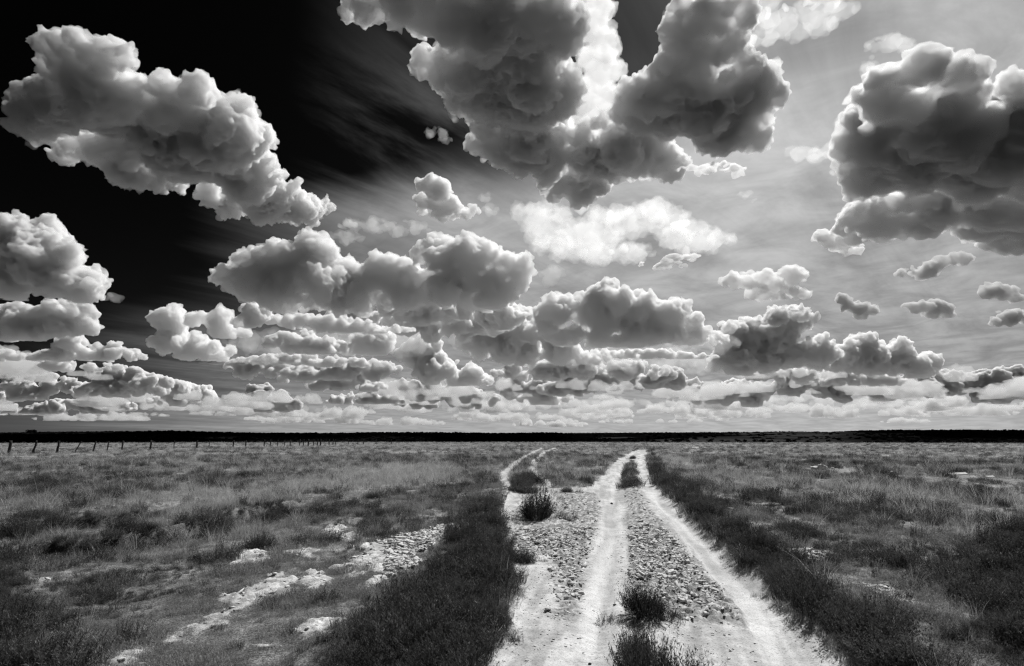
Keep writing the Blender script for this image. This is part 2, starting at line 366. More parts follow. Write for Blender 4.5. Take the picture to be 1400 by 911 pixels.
soft = [
 ('faint wide veil of cloud behind the cumulus bank at centre left', [(420,470,120,22),(560,465,90,22),(330,500,70,14)], 495),
 ('faint wide veil of cloud behind the flat based cumulus right of centre', [(850,490,130,18),(960,500,80,16)], 512),
 ('pale band of cloud low above the middle of the ridge', [(640,555,120,9),(820,552,110,9)], 566),
 ('pale band of cloud low above the right half of the ridge', [(1060,548,110,10),(1230,552,100,9)], 566),
 ('pale band of cloud low above the fence', [(200,556,110,9),(380,560,90,8)], 570),
 ('faint grey veil of cloud left of the grey cumulus tower', [(960,470,60,16),(900,455,50,12)], 488),
]
for i, (lb, el_, b_) in enumerate(soft): cloud(lb, el_, base=b_, seed=300+i, mat='haze', vox=2.6, amp=1.5, thick=2.0)
# rows of small clouds fading towards the horizon: one uncountable mass of copies
proto_col = bpy.data.collections.new('prototypes')
def hide_proto(ob, c=None):
    for q in list(ob.users_collection): q.objects.unlink(ob)
    (c or proto_col).objects.link(ob)
far_col = bpy.data.collections.new('distant_cloud_shapes')
rr = np.random.RandomState(77)
for k in range(7):
    sp = []
    W = rr.uniform(.8, 1.6)
    for i in range(rr.randint(7, 13)):
        x = rr.uniform(-W, W); r = rr.uniform(.18, .42)*(1.15-abs(x)/W*.6)
        sp.append((x, rr.uniform(-.4, .4), rr.uniform(0, .30)*(1-abs(x)/W), r))
    me = cloud_mesh('distant_cloud', sp, .05, rr, -.08, 1.2); me.materials.append(VM['far'])
    hide_proto(bpy.data.objects.new('distant_cloud', me), far_col)
pts = []; rt = []; sc = []; ix = []
for row, (d0, d1, m) in enumerate(((13000, 17000, 22), (17000, 24000, 40), (24000, 36000, 60), (36000, 60000, 80))):
    for i in range(m):
        d = rr.uniform(d0, d1); a = R(rr.uniform(-52, 52)); s = rr.uniform(350, 800)*(1+.25*row)
        if R(-40) < a < R(-20) and row < 1: continue
        pts.append((math.sin(a)*d, math.cos(a)*d, BASE_ALT+rr.uniform(-80, 250)+row*60)); rt.append((0, 0, rr.uniform(0, 6.28)))
        sc.append((s*rr.uniform(.8, 1.6), s, s*rr.uniform(.7, 1.25))); ix.append(rr.randint(0, 7))
gn_scatter('distant_clouds', pts, rt, sc, ix, far_col, kind='stuff', label='rows of small pale cumulus fading towards the horizon')
print('clouds', round(time.time()-T0, 1), 'tris', TRIS[0])

# ------------------------------------------------------------------ ground layout, in metres on the plain
def poly(*p): return np.array([G(*q) for q in p])
def inside(Pg, x, y):
    r = np.zeros(len(x), bool); m = len(Pg)
    for i in range(m):
        x0, y0 = Pg[i]; x1, y1 = Pg[(i+1) % m]
        c = (y0 > y) != (y1 > y)
        with np.errstate(all='ignore'): r ^= c & (x < (x1-x0)*(y-y0)/(y1-y0)+x0)
    return r
def dist_line(Pl, x, y):
    """distance, signed side and length along a polyline"""
    best = np.full(len(x), 1e9); side = np.zeros(len(x)); along = np.zeros(len(x)); acc = 0
    for i in range(len(Pl)-1):
        a = Pl[i]; b = Pl[i+1]; d = b-a; L_ = np.hypot(*d)
        t = np.clip(((x-a[0])*d[0]+(y-a[1])*d[1])/L_**2, 0, 1)
        qx = x-a[0]-t*d[0]; qy = y-a[1]-t*d[1]; q = np.hypot(qx, qy); k = q < best
        best[k] = q[k]; side[k] = np.sign(qx[k]*d[1]-qy[k]*d[0]); along[k] = acc+t[k]*L_; acc += L_
    return best, side, along
def sdist(Pg, x, y):
    """signed distance to a closed outline, positive inside"""
    d, _, _ = dist_line(np.vstack([Pg, Pg[:1]]), x, y)
    return np.where(inside(Pg, x, y), d, -d)
ROAD = poly((600,1500),(643,911),(648,880),(688,862),(693,800),(690,760),(684,735),(674,705),(692,676),(702,670),(745,665),(800,667),(822,648),(843,628),(862,618),(872,615),(886,615.5),(885,627),(889,640),(898,662),(918,682),(959,720),(995,746),(1050,792),(1103,839),(1156,885),(1176,911),(1540,1500))
RUT_L = poly((790,1500),(800,911),(816,850),(820,800),(828,750),(837,700),(840,662),(850,635),(866,618))
RUT_R = poly((1330,1500),(1085,911),(1060,870),(1030,810),(1000,780),(962,740),(930,710),(900,683),(884,660),(876,640),(876,616))
BERM = poly((872,835),(1010,838),(1022,850),(1000,815),(960,775),(925,738),(898,705),(882,683),(870,655),(866,634),(858,634),(852,660),(857,690),(862,740),(862,790))
CLODS_L = poly((700,690),(745,700),(762,668),(815,672),(822,700),(805,745),(800,790),(790,835),(760,830),(765,790),(745,752),(700,748),(690,720))
STRIP = poly((848,668),(853,650),(857,635),(863,629),(868,634),(870,650),(876,668))
RIDGELINE = poly((893,684),(912,712),(935,742),(962,775),(990,806),(1012,838))
RIDGE2 = poly((868,668),(878,700),(900,735),(930,775),(960,815))
BRANCH_L = poly((700,676),(690,658),(688,647),(700,638),(712,628),(730,618.5),(742,613))
BRANCH_R = poly((760,668),(741,657),(728,643),(729,634),(735,627),(746,618),(760,612.5))
CRACK = poly((745,667),(757,673),(767,682),(765,688),(762,694),(772,704),(778,708))
PATCHES = [poly((462,775),(500,745),(540,732),(585,724),(612,722),(618,732),(588,748),(566,770),(540,786),(512,806),(496,800),(520,784),(500,778),(480,790)),
           poly((300,845),(322,818),(350,800),(372,786),(398,792),(410,805),(385,818),(345,828)), poly((150,915),(170,893),(192,882),(204,890),(190,911)),
           poly((405,868),(435,848),(470,843),(490,850),(450,862),(425,874)), poly((316,766),(342,750),(378,762),(372,772),(340,776)),
           poly((426,735),(452,720),(486,730),(480,742),(450,738)), poly((388,756),(410,746),(428,752),(422,762)), poly((410,800),(430,780),(446,790),(436,806),(420,808)),
           poly((200,880),(250,862),(300,848),(306,856),(262,872),(214,890)), poly((1180,795),(1250,805),(1330,835),(1335,852),(1270,835),(1200,812)),
           poly((1085,755),(1110,748),(1135,756),(1115,766),(1092,764)), poly((345,884),(368,876),(378,884),(360,892)), poly((505,842),(525,838),(530,848),(512,850)),
           poly((45,795),(60,790),(70,796),(55,800)), poly((0,757),(25,752),(30,758),(5,763)), poly((930,612),(965,609.5),(975,611),(950,613))]
BANK = poly((-60,757),(30,745),(100,741),(160,735),(215,726),(255,719),(300,708),(345,700),(395,688),(430,682))
BANK2 = poly((40,718),(90,710),(140,712),(185,705),(220,690))
DARK_L = poly((380,1000),(500,905),(552,860),(606,797),(632,750),(640,728),(652,700),(668,690),(676,705),(686,735),(692,760),(694,800),(690,862),(650,885),(640,1000))
DARK_R = poly((888,617),(892,617),(900,638),(918,655),(955,690),(1010,730),(1060,760),(1110,810),(1165,850),(1240,890),(1400,1100),(1150,1100),(1082,839),(1036,792),(987,746),(955,720),(917,682),(898,662),(889,640))
VIGNETTE_R = poly((1345,911),(1300,870),(1335,830),(1330,780),(1370,730),(1500,700),(1700,1000))  # dark heath and turf added to put vignette darkening into the ground colour
VIGNETTE_L = poly((-300,1000),(70,1000),(60,880),(40,830),(30,780),(0,740),(-200,690))  # left corner likewise: vignette darkening imitated by added dark growth
DRY1 = poly((150,690),(250,662),(340,672),(430,655),(520,636),(620,640),(640,655),(560,668),(450,676),(380,684),(300,700),(200,720))
DRY2 = poly((896,624),(915,622),(945,632),(975,640),(965,648),(935,645),(905,634))
DRY3 = poly((325,745),(335,715),(350,712),(365,742))
MOUND = poly((690,664),(722,655),(740,664),(752,676),(752,700),(735,708),(715,704),(725,690),(712,678),(700,672))

def layout(x, y):
    """masks and heights of the plain at points x, y"""
    x = np.asarray(x, float); y = np.asarray(y, float); m = len(x)
    r = np.hypot(x, y)
    near = r < 150
    o = {k: np.zeros(m) for k in ('bare', 'rough', 'rut', 'berm', 'dark', 'dry', 'patch', 'streak', 'h')}
    fine = noise2(x, y, 3.5, 3, 3); med = noise2(x, y, .9, 5, 3); lo = noise2(x, y, .12, 9, 3)
    o['h'] = lo*.16*ramp(r, 3, 12)+med*.035
    o['fine'] = fine; o['med'] = med; o['lo'] = lo
    if near.any():
        X = x[near]; Y = y[near]; f = fine[near]; md = med[near]; RR = r[near]
        wob = (f*.13+md*.10)*(1+RR*.02)
        dr = sdist(ROAD, X, Y)
        bare = ramp(dr+wob, -.03, .12)
        dl, sl_, al = dist_line(RUT_L, X, Y); drr, sr_, ar = dist_line(RUT_R, X, Y)
        rut = np.maximum(np.exp(-(dl/.17)**2), np.exp(-(drr/.26)**2))*bare
        berm = ramp(sdist(BERM, X, Y)+wob*.6, -.10, .12)
        cl = ramp(sdist(CLODS_L, X, Y)+wob, -.2, .25)
        rough = np.clip(np.maximum(berm*ramp(dl, .12, .3)*ramp(drr, .1, .3), cl*ramp(dl, .15, .35)), 0, 1)*bare
        bare = bare*(1-ramp(sdist(STRIP, X, Y)+wob*.5, -.1, .15)*.9)
        for B_ in (BRANCH_L, BRANCH_R):
            db, _, _ = dist_line(B_, X, Y); wd = .28+.002*RR
            bb = ramp(wd-db+wob*1.2, -.1, .2)*ramp(f+md*.6, -1.1, -.5); bare = np.maximum(bare, bb*.95)
        pat = np.zeros(len(X))
        for q, Pp in enumerate(PATCHES):
            c = Pp.mean(0); rad = np.abs(Pp-c).max()+1.5; k = (np.abs(X-c[0]) < rad) & (np.abs(Y-c[1]) < rad)
            if k.any():
                s = sdist(Pp, X[k], Y[k]); wv = .22+.25*min(rad, 4)/4
                pat[k] = np.maximum(pat[k], ramp(s+(f[k]*.7+md[k]*.8)*wv*1.3, -.06, .14)*(.55 if q in (8, 9, 13, 14) else 1.))
        bare = np.maximum(bare, pat)
        brk = noise2(X, Y, 9., 21, 3); crk = np.abs(noise2(X, Y, 5.5, 33, 2))
        o['rough'][near] = np.maximum(rough, pat*.75)
        dark = np.zeros(len(X))
        for Pp in (DARK_L, DARK_R, VIGNETTE_R, VIGNETTE_L, MOUND, STRIP): dark = np.maximum(dark, ramp(sdist(Pp, X, Y)+wob*3, -.35 if Pp is not DARK_L else -.9, .35))
        dry = np.zeros(len(X))
        for Pp in (DRY1, DRY2, DRY3): dry = np.maximum(dry, ramp(sdist(Pp, X, Y)+wob*3, -1.2, 1.5))
        h = np.zeros(len(X))
        h += -.09*ramp(dr, -.25, .35)                      # the track lies a little below the plain
        h += -.05*rut + .05*berm*bare
        lump = np.clip(.55-np.abs(brk)*2.2, -.4, 1)
        h += rough*(lump*.04+np.clip(.10-crk, 0, .1)*-.7+f*.04+np.abs(noise2(X, Y, 16., 25, 2))*.05)
        h += pat*(.03+lump*.03+f*.06)
        stl = noise2(dl*sl_*5, al*.35, 1., 71, 3); str_ = noise2(drr*sr_*5, ar*.35, 1., 72, 3); stk = np.where(dl < drr, stl, str_)*bare*(1-rough)
        tread = np.sin(al*42)*np.exp(-((dl-.06)/.05)**2)*ramp(noise2(X, Y, .5, 73, 2), -.1, .15)
        h += bare*(1-rough)*(f*.008+brk*.008)+stk*.022+tread*.004*bare; o['streak'][near] = stk
        for Rl, hh_ in ((RIDGELINE, .075), (RIDGE2, .05)):
            d_, s_, al_ = dist_line(Rl, X, Y); t_ = d_*s_+f*.10+md*.08
            h += hh_*np.exp(-(t_/.09)**2)*(.6+1.2*np.clip(brk, -.4, .6))*bare-.035*np.exp(-((t_+.14)/.08)**2)*bare
        dk, sk, _ = dist_line(CRACK, X, Y); h += -.13*np.exp(-(dk/.10)**2)*bare
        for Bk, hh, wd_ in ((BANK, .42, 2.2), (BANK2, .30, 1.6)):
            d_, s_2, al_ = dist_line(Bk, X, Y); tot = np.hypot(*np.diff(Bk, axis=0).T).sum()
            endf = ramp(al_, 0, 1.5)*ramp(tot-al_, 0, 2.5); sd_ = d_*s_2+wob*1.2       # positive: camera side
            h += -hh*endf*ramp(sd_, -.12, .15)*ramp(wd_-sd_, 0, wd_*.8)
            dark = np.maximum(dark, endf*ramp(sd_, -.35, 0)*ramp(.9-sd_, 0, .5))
        o['bare'][near] = bare; o['rut'][near] = rut; o['berm'][near] = berm*bare; o['patch'][near] = pat
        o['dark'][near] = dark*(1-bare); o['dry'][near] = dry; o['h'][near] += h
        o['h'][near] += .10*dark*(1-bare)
    o['h'] += -7*ramp(r, 330, 520)                          # the plain ends in a low drop before the wooded ridge
    return o
def height(x, y): return layout(x, y)['h']

# ------------------------------------------------------------------ materials
def mat_new(name):
    m = bpy.data.materials.new(name); m.use_nodes = True; m.node_tree.nodes.clear(); return m, NT(m.node_tree)
def grey(q, v):
    c = q.node('ShaderNodeCombineColor')
    for i in range(3): q.put(c.inputs[i], v)
    return c.outputs[0]
# soil and turf
M_GROUND, q = mat_new('pale_clay_and_turf')
obj_c = q.node('ShaderNodeTexCoord').outputs['Object']
def att(q, nm, inst=False):
    a = q.node('ShaderNodeAttribute', attribute_name=nm)
    if inst: a.attribute_type = 'INSTANCER'
    return a.outputs['Fac']
bare = att(q, 'bare'); rut = att(q, 'rut'); rough = att(q, 'rough'); dark = att(q, 'dark'); dry = att(q, 'dry')
n1 = q.noise(obj_c, 45, 6, .7); n2 = q.noise(obj_c, 7, 5, .6); n3 = q.noise(obj_c, 1.3, 4, .6); n4 = q.noise(obj_c, .22, 5, .62)
mp = q.node('ShaderNodeMapping'); mp.inputs['Scale'].default_value = (.35, 1, 1); q.l.new(obj_c, mp.inputs[0])
n5 = q.noise(mp.outputs[0], .05, 6, .6); n6 = q.noise(mp.outputs[0], .6, 4, .6)
soil = q.mix(q.ss(n2, .35, .65), .46, .60)
soil = q.mix(q.m('MULTIPLY', rut, .7), soil, .64)
soil = q.mix(att(q, 'patch'), soil, .70)
soil = q.m('MULTIPLY', soil, q.ss(n1, .30, .52, .45, 1.06))
soil = q.m('MULTIPLY', soil, q.ss(att(q, 'streak'), -.35, .3, .72, 1.1))
soil = q.m('MULTIPLY', soil, q.ss(n3, .3, .6, .86, 1.05))
soil = q.m('MULTIPLY', soil, q.mix(q.m('MULTIPLY', rough, 1.0), 1., q.ss(n2, .42, .62, .45, 1.)))
turf = q.mix(q.ss(n4, .35, .65), .19, .34)
turf = q.mix(q.ss(n5, .4, .62), turf, q.m('MULTIPLY', turf, 1.35))
turf = q.mix(dry, turf, .38)
turf = q.m('MULTIPLY', turf, q.ss(n6, .3, .7, .7, 1.25))
turf = q.m('MULTIPLY', turf, q.ss(q.noise(obj_c, 3.1, 5, .7), .32, .62, .45, 1.2))
turf = q.m('MULTIPLY', turf, q.ss(n1, .38, .58, .25, 1.35))
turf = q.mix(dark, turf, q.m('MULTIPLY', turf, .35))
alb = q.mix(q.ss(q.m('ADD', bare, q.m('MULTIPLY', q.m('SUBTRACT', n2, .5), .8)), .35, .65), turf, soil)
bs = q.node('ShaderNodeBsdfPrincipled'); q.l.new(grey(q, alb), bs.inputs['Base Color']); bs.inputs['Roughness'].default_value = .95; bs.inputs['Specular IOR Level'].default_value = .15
bmp = q.node('ShaderNodeBump'); bmp.inputs['Strength'].default_value = .9; bmp.inputs['Distance'].default_value = .012
hh = q.m('ADD', q.m('MULTIPLY', n1, q.mix(bare, 3.2, .7)), q.m('MULTIPLY', n2, q.mix(rough, .6, 2.6)))
q.l.new(hh, bmp.inputs['Height']); q.l.new(bmp.outputs[0], bs.inputs['Normal'])
o_ = q.node('ShaderNodeOutputMaterial'); q.l.new(bs.outputs[0], o_.inputs[0])

def leaf_mat(name, lo_, hi_, trans=.35):
    m, q = mat_new(name)
    inf = q.node('ShaderNodeObjectInfo')
    gm = q.node('ShaderNodeNewGeometry')
    v = q.mix(inf.outputs['Random'], lo_, hi_)
    v = q.m('MULTIPLY', v, q.ss(gm.outputs['Random Per Island'], 0, 1, .65, 1.35))
    c = grey(q, v)
    d = q.node('ShaderNodeBsdfDiffuse'); t = q.node('ShaderNodeBsdfTranslucent'); q.l.new(c, d.inputs[0]); q.l.new(c, t.inputs[0])
    mx = q.node('ShaderNodeMixShader'); mx.inputs[0].default_value = trans
    q.l.new(d.outputs[0], mx.inputs[1]); q.l.new(t.outputs[0], mx.inputs[2])
    o = q.node('ShaderNodeOutputMaterial'); q.l.new(mx.outputs[0], o.inputs[0]); return m
M_HEATH = leaf_mat('dark_heath_leaf', .035, .13, .3)
M_HERB = leaf_mat('grey_herb_leaf', .18, .38, .4)
M_DRY = leaf_mat('dry_grass_blade', .36, .55, .45)
M_SAGE = leaf_mat('grey_sage_leaf', .07, .15, .3)
M_TREE = leaf_mat('juniper_leaf', .006, .014, .15)
def plain_mat(name, v, rough=.9, ns=30, bump=.5, lo=.75):
    m, q = mat_new(name); tcx = q.node('ShaderNodeTexCoord').outputs['Object']
    nn = q.noise(tcx, ns, 6, .65)
    b = q.node('ShaderNodeBsdfPrincipled'); q.l.new(grey(q, q.m('MULTIPLY', q.ss(nn, .3, .7, lo, 1.15), v)), b.inputs['Base Color'])
    b.inputs['Roughness'].default_value = rough; b.inputs['Specular IOR Level'].default_value = .2
    bp = q.node('ShaderNodeBump'); bp.inputs['Strength'].default_value = bump; bp.inputs['Distance'].default_value = .01
    q.l.new(nn, bp.inputs['Height']); q.l.new(bp.outputs[0], b.inputs['Normal'])
    o = q.node('ShaderNodeOutputMaterial'); q.l.new(b.outputs[0], o.inputs[0]); return m
M_CLOD = plain_mat('clay_clod', .62, bump=.3); M_STONE = plain_mat('dark_stone', .06); M_WOOD = plain_mat('weathered_post_wood', .035, ns=12)
M_STEM = plain_mat('woody_stem', .05); M_WIRE = plain_mat('rusty_wire', .05); M_WHITE = plain_mat('white_chalk_stone', .8, lo=.9); M_BOARD = plain_mat('bleached_board', .75, ns=8)

# ------------------------------------------------------------------ ground sheet, fine near the road and reaching the horizon
NA = 600
ang = np.linspace(-62, 62, NA)
yy = np.concatenate([np.geomspace(1500, 960, 40)[:-1], np.linspace(960, 640, 420)[:-1], np.linspace(640, 606, 110)])
rd = 2.0*F/(yy-600)
rd = np.concatenate([[.6], rd, np.geomspace(rd[-1]*1.06, 700, 14), [1200, 3000, 9000, 30000, 120000]])
A_, R_ = np.meshgrid(np.radians(ang), rd); gx = (np.sin(A_)*R_).ravel(); gy = (np.cos(A_)*R_).ravel()
gy = np.where(np.hypot(gx, gy) < 1, gy-.5, gy)
lay = layout(gx, gy)
V = np.c_[gx, gy, lay['h']]
nr = len(rd); idx_ = np.arange(nr*NA).reshape(nr, NA)
Q_ = np.stack([idx_[:-1, :-1], idx_[:-1, 1:], idx_[1:, 1:], idx_[1:, :-1]], -1).reshape(-1, 4)[:, ::-1]
me = mesh_from('ground', V, Q_)
me.polygons.foreach_set('use_smooth', np.ones(len(Q_), bool))
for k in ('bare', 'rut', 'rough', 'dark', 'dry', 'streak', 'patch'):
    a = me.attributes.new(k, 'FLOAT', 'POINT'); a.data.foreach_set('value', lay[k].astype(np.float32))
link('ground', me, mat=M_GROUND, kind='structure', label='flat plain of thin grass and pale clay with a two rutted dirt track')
print('ground', len(Q_)*2, round(time.time()-T0, 1))

# ------------------------------------------------------------------ vegetation prototypes
rr = np.random.RandomState(11)
def blades(nb, h0, h1, spread, lean, wid, seg=2, leafy=0, lw=.006, droop=.0):
    """a tuft: tapering bent blades, some with side leaves"""
    V = []; Fq = []
    for i in range(nb):
        a = rr.uniform(0, 6.28); q = spread*math.sqrt(rr.uniform(0, 1)); x, y = math.cos(a)*q, math.sin(a)*q
        la = a+rr.normal()*.9; hgt = rr.uniform(h0, h1); ln = lean*rr.uniform(.2, 1.2)*hgt*(.4+q/max(spread, .01))
        fa = rr.uniform(0, 3.14); wx, wy = math.cos(fa)*wid*.5, math.sin(fa)*wid*.5
        o = len(V)
        for s in range(seg+1):
            t = s/seg; px = x+math.cos(la)*ln*t*t; py = y+math.sin(la)*ln*t*t; pz = hgt*(t-droop*t*t)-.02; ww = 1-t*.85
            V += [(px-wx*ww, py-wy*ww, pz), (px+wx*ww, py+wy*ww, pz)]
            if s: Fq.append((o+2*s-2, o+2*s-1, o+2*s+1, o+2*s))
        for j in range(leafy):
            t = rr.uniform(.3, 1.); cx = x+math.cos(la)*ln*t*t; cy_ = y+math.sin(la)*ln*t*t; cz = hgt*t-.02
            b = rr.uniform(0, 6.28); L_ = lw*rr.uniform(2.0, 4.5); up = rr.uniform(.3, 1.2)*L_
            dx, dy = math.cos(b)*L_, math.sin(b)*L_; sx, sy = -math.sin(b)*lw*.5, math.cos(b)*lw*.5
            o = len(V)
            V += [(cx, cy_, cz), (cx+dx*.5+sx, cy_+dy*.5+sy, cz+up*.5), (cx+dx, cy_+dy, cz+up), (cx+dx*.5-sx, cy_+dy*.5-sy, cz+up*.5)]
            Fq.append((o, o+1, o+2, o+3))
    return mesh_from('tuft', V, Fq)
def proto_set(cname, mat, specs):
    c = bpy.data.collections.new(cname)
    for i, s in enumerate(specs):
        me = blades(*s); me.materials.append(mat); me.name = cname
        c.objects.link(bpy.data.objects.new(cname, me))
    return c
C_HEATH = proto_set('heath_tuft', M_HEATH, [(46, .07, .19, .11, .5, .005, 2, 9, .0058)]*3+[(60, .09, .24, .13, .4, .005, 2, 9, .0058)]*2)
C_HERB = proto_set('herb_tuft', M_HERB, [(50, .04, .12, .13, .6, .004, 2, 4, .005)]*3+[(40, .06, .16, .11, .5, .004, 2, 5, .005)]*2)
C_DRY = proto_set('grass_tuft', M_DRY, [(40, .10, .30, .10, .7, .004, 3, 0, .006, .15)]*3+[(26, .16, .42, .08, .6, .004, 3, 0, .006, .1)]*2)

BUSHES = [
 ('round dark bush in the middle of the track, farther of the two', 886, 838, 66, 36, 1.3, .7),
 ('big dark bush at the bottom of the picture between the ruts', 902, 935, 104, 68, 1.5, .7),
 ('smaller dark bush joining the left side of the big bottom bush', 872, 888, 44, 40, 1.2, .7),
 ('dark bush casting a black shadow on the bare clay left of the track', 735, 708, 60, 42, 1.3, .8),
 ('low spreading dark bush on the clay below the shadowed bush', 712, 762, 46, 17, 1.2, .6),
 ('small dark bush where the clay meets the left verge', 690, 786, 26, 20, 1, .8),
 ('dark bush leaning out of the left verge over the clay', 672, 868, 52, 36, 1.2, .8),
 ('small dark bush on the pale clay shelf near the track', 776, 672, 20, 8, 1, .8),
 ('low dark bush at the near end of the left side track rut', 718, 672, 40, 14, 1.2, .8),
 ('tiny dark bush in the strip between the ruts near the crest', 858, 652, 14, 14, 1, 1),
 ('tiny dark bush at the very crest between the ruts', 866, 627, 10, 5, 1, 1),
 ('black edged bush along the right verge beside the mid track', 1092, 806, 60, 24, 1.2, 1),
 ('black bush at the right verge above the long clay shadow', 1030, 756, 50, 20, 1.2, 1),
 ('large dark bush in the right verge near the bottom', 1205, 880, 90, 34, 1.5, .8),
 ('large dark bush at the bottom right of the track', 1262, 935, 110, 38, 1.5, .8),
 ('dark mass of bush on the left verge near the bottom', 600, 905, 90, 34, 1.4, .8),
 ('dark bush on the left verge beside the white patches', 645, 805, 70, 28, 1.4, .8),
 ('dark bush topping the left verge above the white patches', 640, 748, 50, 18, 1.2, .8),
 ('long low black bush on the plain left of the big pale patch', 365, 700, 44, 14, 1.2, .5),
 ('black tangled bush under the low bank, left of the grass clump', 277, 730, 44, 19, 1.2, .6),
 ('dark bush behind the grass clump with white stones', 352, 750, 36, 20, 1, .7),
 ('black bush on the left bank, leftmost of the dark pair', 62, 728, 34, 19, 1.1, .7),
 ('black bush on the left bank, right of the dark pair', 168, 728, 44, 20, 1.1, .6),
 ('dark bush at the foot of the left bank', 182, 742, 56, 17, 1.1, .6),
 ('black bush at the left edge above the bank', 15, 735, 44, 26, 1.1, .7),
 ('small dark bush alone on the lit plain at centre left', 512, 684, 26, 8, 1, .6),
 ('small dark bush in the pale grass left of centre', 440, 676, 12, 6, 1, .7),
 ('dark bush on the right side of the track crest in pale grass', 932, 648, 24, 9, 1, .7),
 ('dark bush along the right verge below the pale grass', 950, 668, 60, 18, 1.1, .8),
 ('dark bush in the right verge above the first verge bend', 975, 705, 50, 18, 1.1, .8),
]
# scatter by distance bands: density falls and tuft size grows with distance, only inside the wedge in view (and a bit more)
px_, py_, ps_, kind_ = [], [], [], []
for r0, r1, dens, size in ((1.6, 6, 210, .68), (6, 11, 150, .74), (11, 20, 75, .92), (20, 38, 24, 1.25), (38, 75, 6.5, 1.75), (75, 160, .8, 3.0), (160, 340, .22, 4.2)):
    area = R(104)/2*(r1*r1-r0*r0); m = int(area*dens)
    rad = np.sqrt(rr.uniform(r0*r0, r1*r1, m)); a = rr.uniform(R(-52), R(52), m)
    px_.append(np.sin(a)*rad); py_.append(np.cos(a)*rad); ps_.append(size*rr.uniform(.65, 1.3, m)*np.ones(m))
ex, ey = [], []
for lb, bx, by, bw, bh, dn, dp in BUSHES:
    x0, y0 = G(bx, by); W = bw*math.hypot(x0, y0)/F*.5
    k = int(max(6, 10*W/.3)); a = rr.uniform(0, 6.28, k); q = rr.uniform(.75, 1.5, k)*W
    ex.append(x0+np.cos(a)*q*1.1); ey.append(y0+W*dp*.5+np.sin(a)*q*dp)
ex = np.concatenate(ex); ey = np.concatenate(ey); n_ex = len(ex)
px_.append(ex); py_.append(ey); ps_.append(rr.uniform(.4, .9, n_ex)*(1+np.hypot(ex, ey)*.02))
tx = np.concatenate(px_); ty = np.concatenate(py_); ts = np.concatenate(ps_)
L0 = layout(tx, ty); tr = np.hypot(tx, ty)
u = rr.uniform(0, 1, len(tx))
keep = u > ramp(L0['bare'], .4, .85)*1.01+.4*ramp(L0['patch'], .1, .5)
# thin places in the cover
thin = ramp(L0['med']+L0['fine']*.5, .25, .5)
keep &= rr.uniform(0, 1, len(tx)) > thin*.2
for qx, qy in ((1115, 642), (1124, 642), (1138, 641), (1220, 652), (1310, 653), (1354, 656)):      # open spots round the white stones and boards
    x0, y0 = G(qx, qy); keep &= ~((np.abs(tx-x0) < .9) & (ty < y0+.7) & (ty > y0-4.5))
keep[-n_ex:] = True
tx, ty, ts, tr = tx[keep], ty[keep], ts[keep], tr[keep]; L0 = {k: v[keep] for k, v in L0.items()}
m = len(tx); u = rr.uniform(0, 1, m)
cl_ = noise2(tx, ty, .35, 17, 3)+noise2(tx, ty, 1.6, 18, 2)*.6
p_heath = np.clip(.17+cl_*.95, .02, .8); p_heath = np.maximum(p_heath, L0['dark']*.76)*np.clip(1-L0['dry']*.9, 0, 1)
p_heath *= 1-.45*ramp(tr, 30, 120)
p_dry = np.clip(.10+noise2(tx, ty, .09, 23, 3)*.9+.14*ramp(tr, 15, 60)*(tx < 0), .02, .7); p_dry = np.maximum(p_dry, L0['dry']*.85)*(1-L0['dark'])
p_heath[-n_ex:] = .75
kd = np.where(u < p_heath, 0, np.where(u < p_heath+(1-p_heath)*p_dry, 2, 1))
hv = .50+1.05*ramp(noise2(tx, ty, 1.1, 81, 3), -.25, .35); sw = (1+.30*L0['dark']*ramp(40-tr, 0, 20))*hv
for k, (cc, nm, lab_) in enumerate(((C_HEATH, 'dark_heath', 'dark upright heath plants thick along both verges of the track'),
                              (C_HERB, 'low_herbs', 'low grey herbs covering the plain'),
                              (C_DRY, 'dry_grass', 'pale dry grass in bands across the plain'))):
    s = kd == k; mm = int(s.sum())
    zz_ = L0['h'][s]-.01
    sc3 = (ts[s]*sw[s])[:, None]*np.c_[np.ones(mm), np.ones(mm), rr.uniform(.75, 1.15, mm)]
    sc3[:, 2] = np.minimum(sc3[:, 2], 2.0)
    gn_scatter(nm, np.c_[tx[s], ty[s], zz_], np.c_[rr.normal(0, .12, mm), rr.normal(0, .12, mm), rr.uniform(0, 6.28, mm)], sc3, rr.randint(0, 5, mm), cc, kind='stuff', label=lab_)
print('tufts', m, np.bincount(kd), round(time.time()-T0, 1))

# clay clods: broken crust lumps on the ridge between the ruts, left of the track and on the bare patches
C_CLOD = bpy.data.collections.new('clod_shapes')
for i in range(6):
    v, f = ICO[2 if i < 3 else 1]; v = v.copy()
    v = np.sign(v)*np.abs(v)**.8; v *= (1+.9*perlin(v*1.9+i*5)+.7*perlin(v*3.3+i*9))[:, None]; v *= np.array([1, .75, .6]); v[:, 2] = np.clip(v[:, 2], -.25, .26+.12*v[:, 0])
    me = mesh_from('clay_clod', v, f); me.materials.append(M_CLOD); C_CLOD.objects.link(bpy.data.objects.new('clay_clod', me))
m = 150000; rad = np.sqrt(rr.uniform(3**2, 42**2, m)); a = rr.uniform(R(-45), R(45), m)
cx_, cy_ = np.sin(a)*rad, np.cos(a)*rad
rr2 = rr.uniform(0, 1, m)
m2 = 110000; rad = np.sqrt(rr.uniform(3**2, 14**2, m2)); a = rr.uniform(R(-12), R(32), m2)
cx_ = np.concatenate([cx_, np.sin(a)*rad]); cy_ = np.concatenate([cy_, np.cos(a)*rad])
LC = layout(cx_, cy_); cr = np.hypot(cx_, cy_)
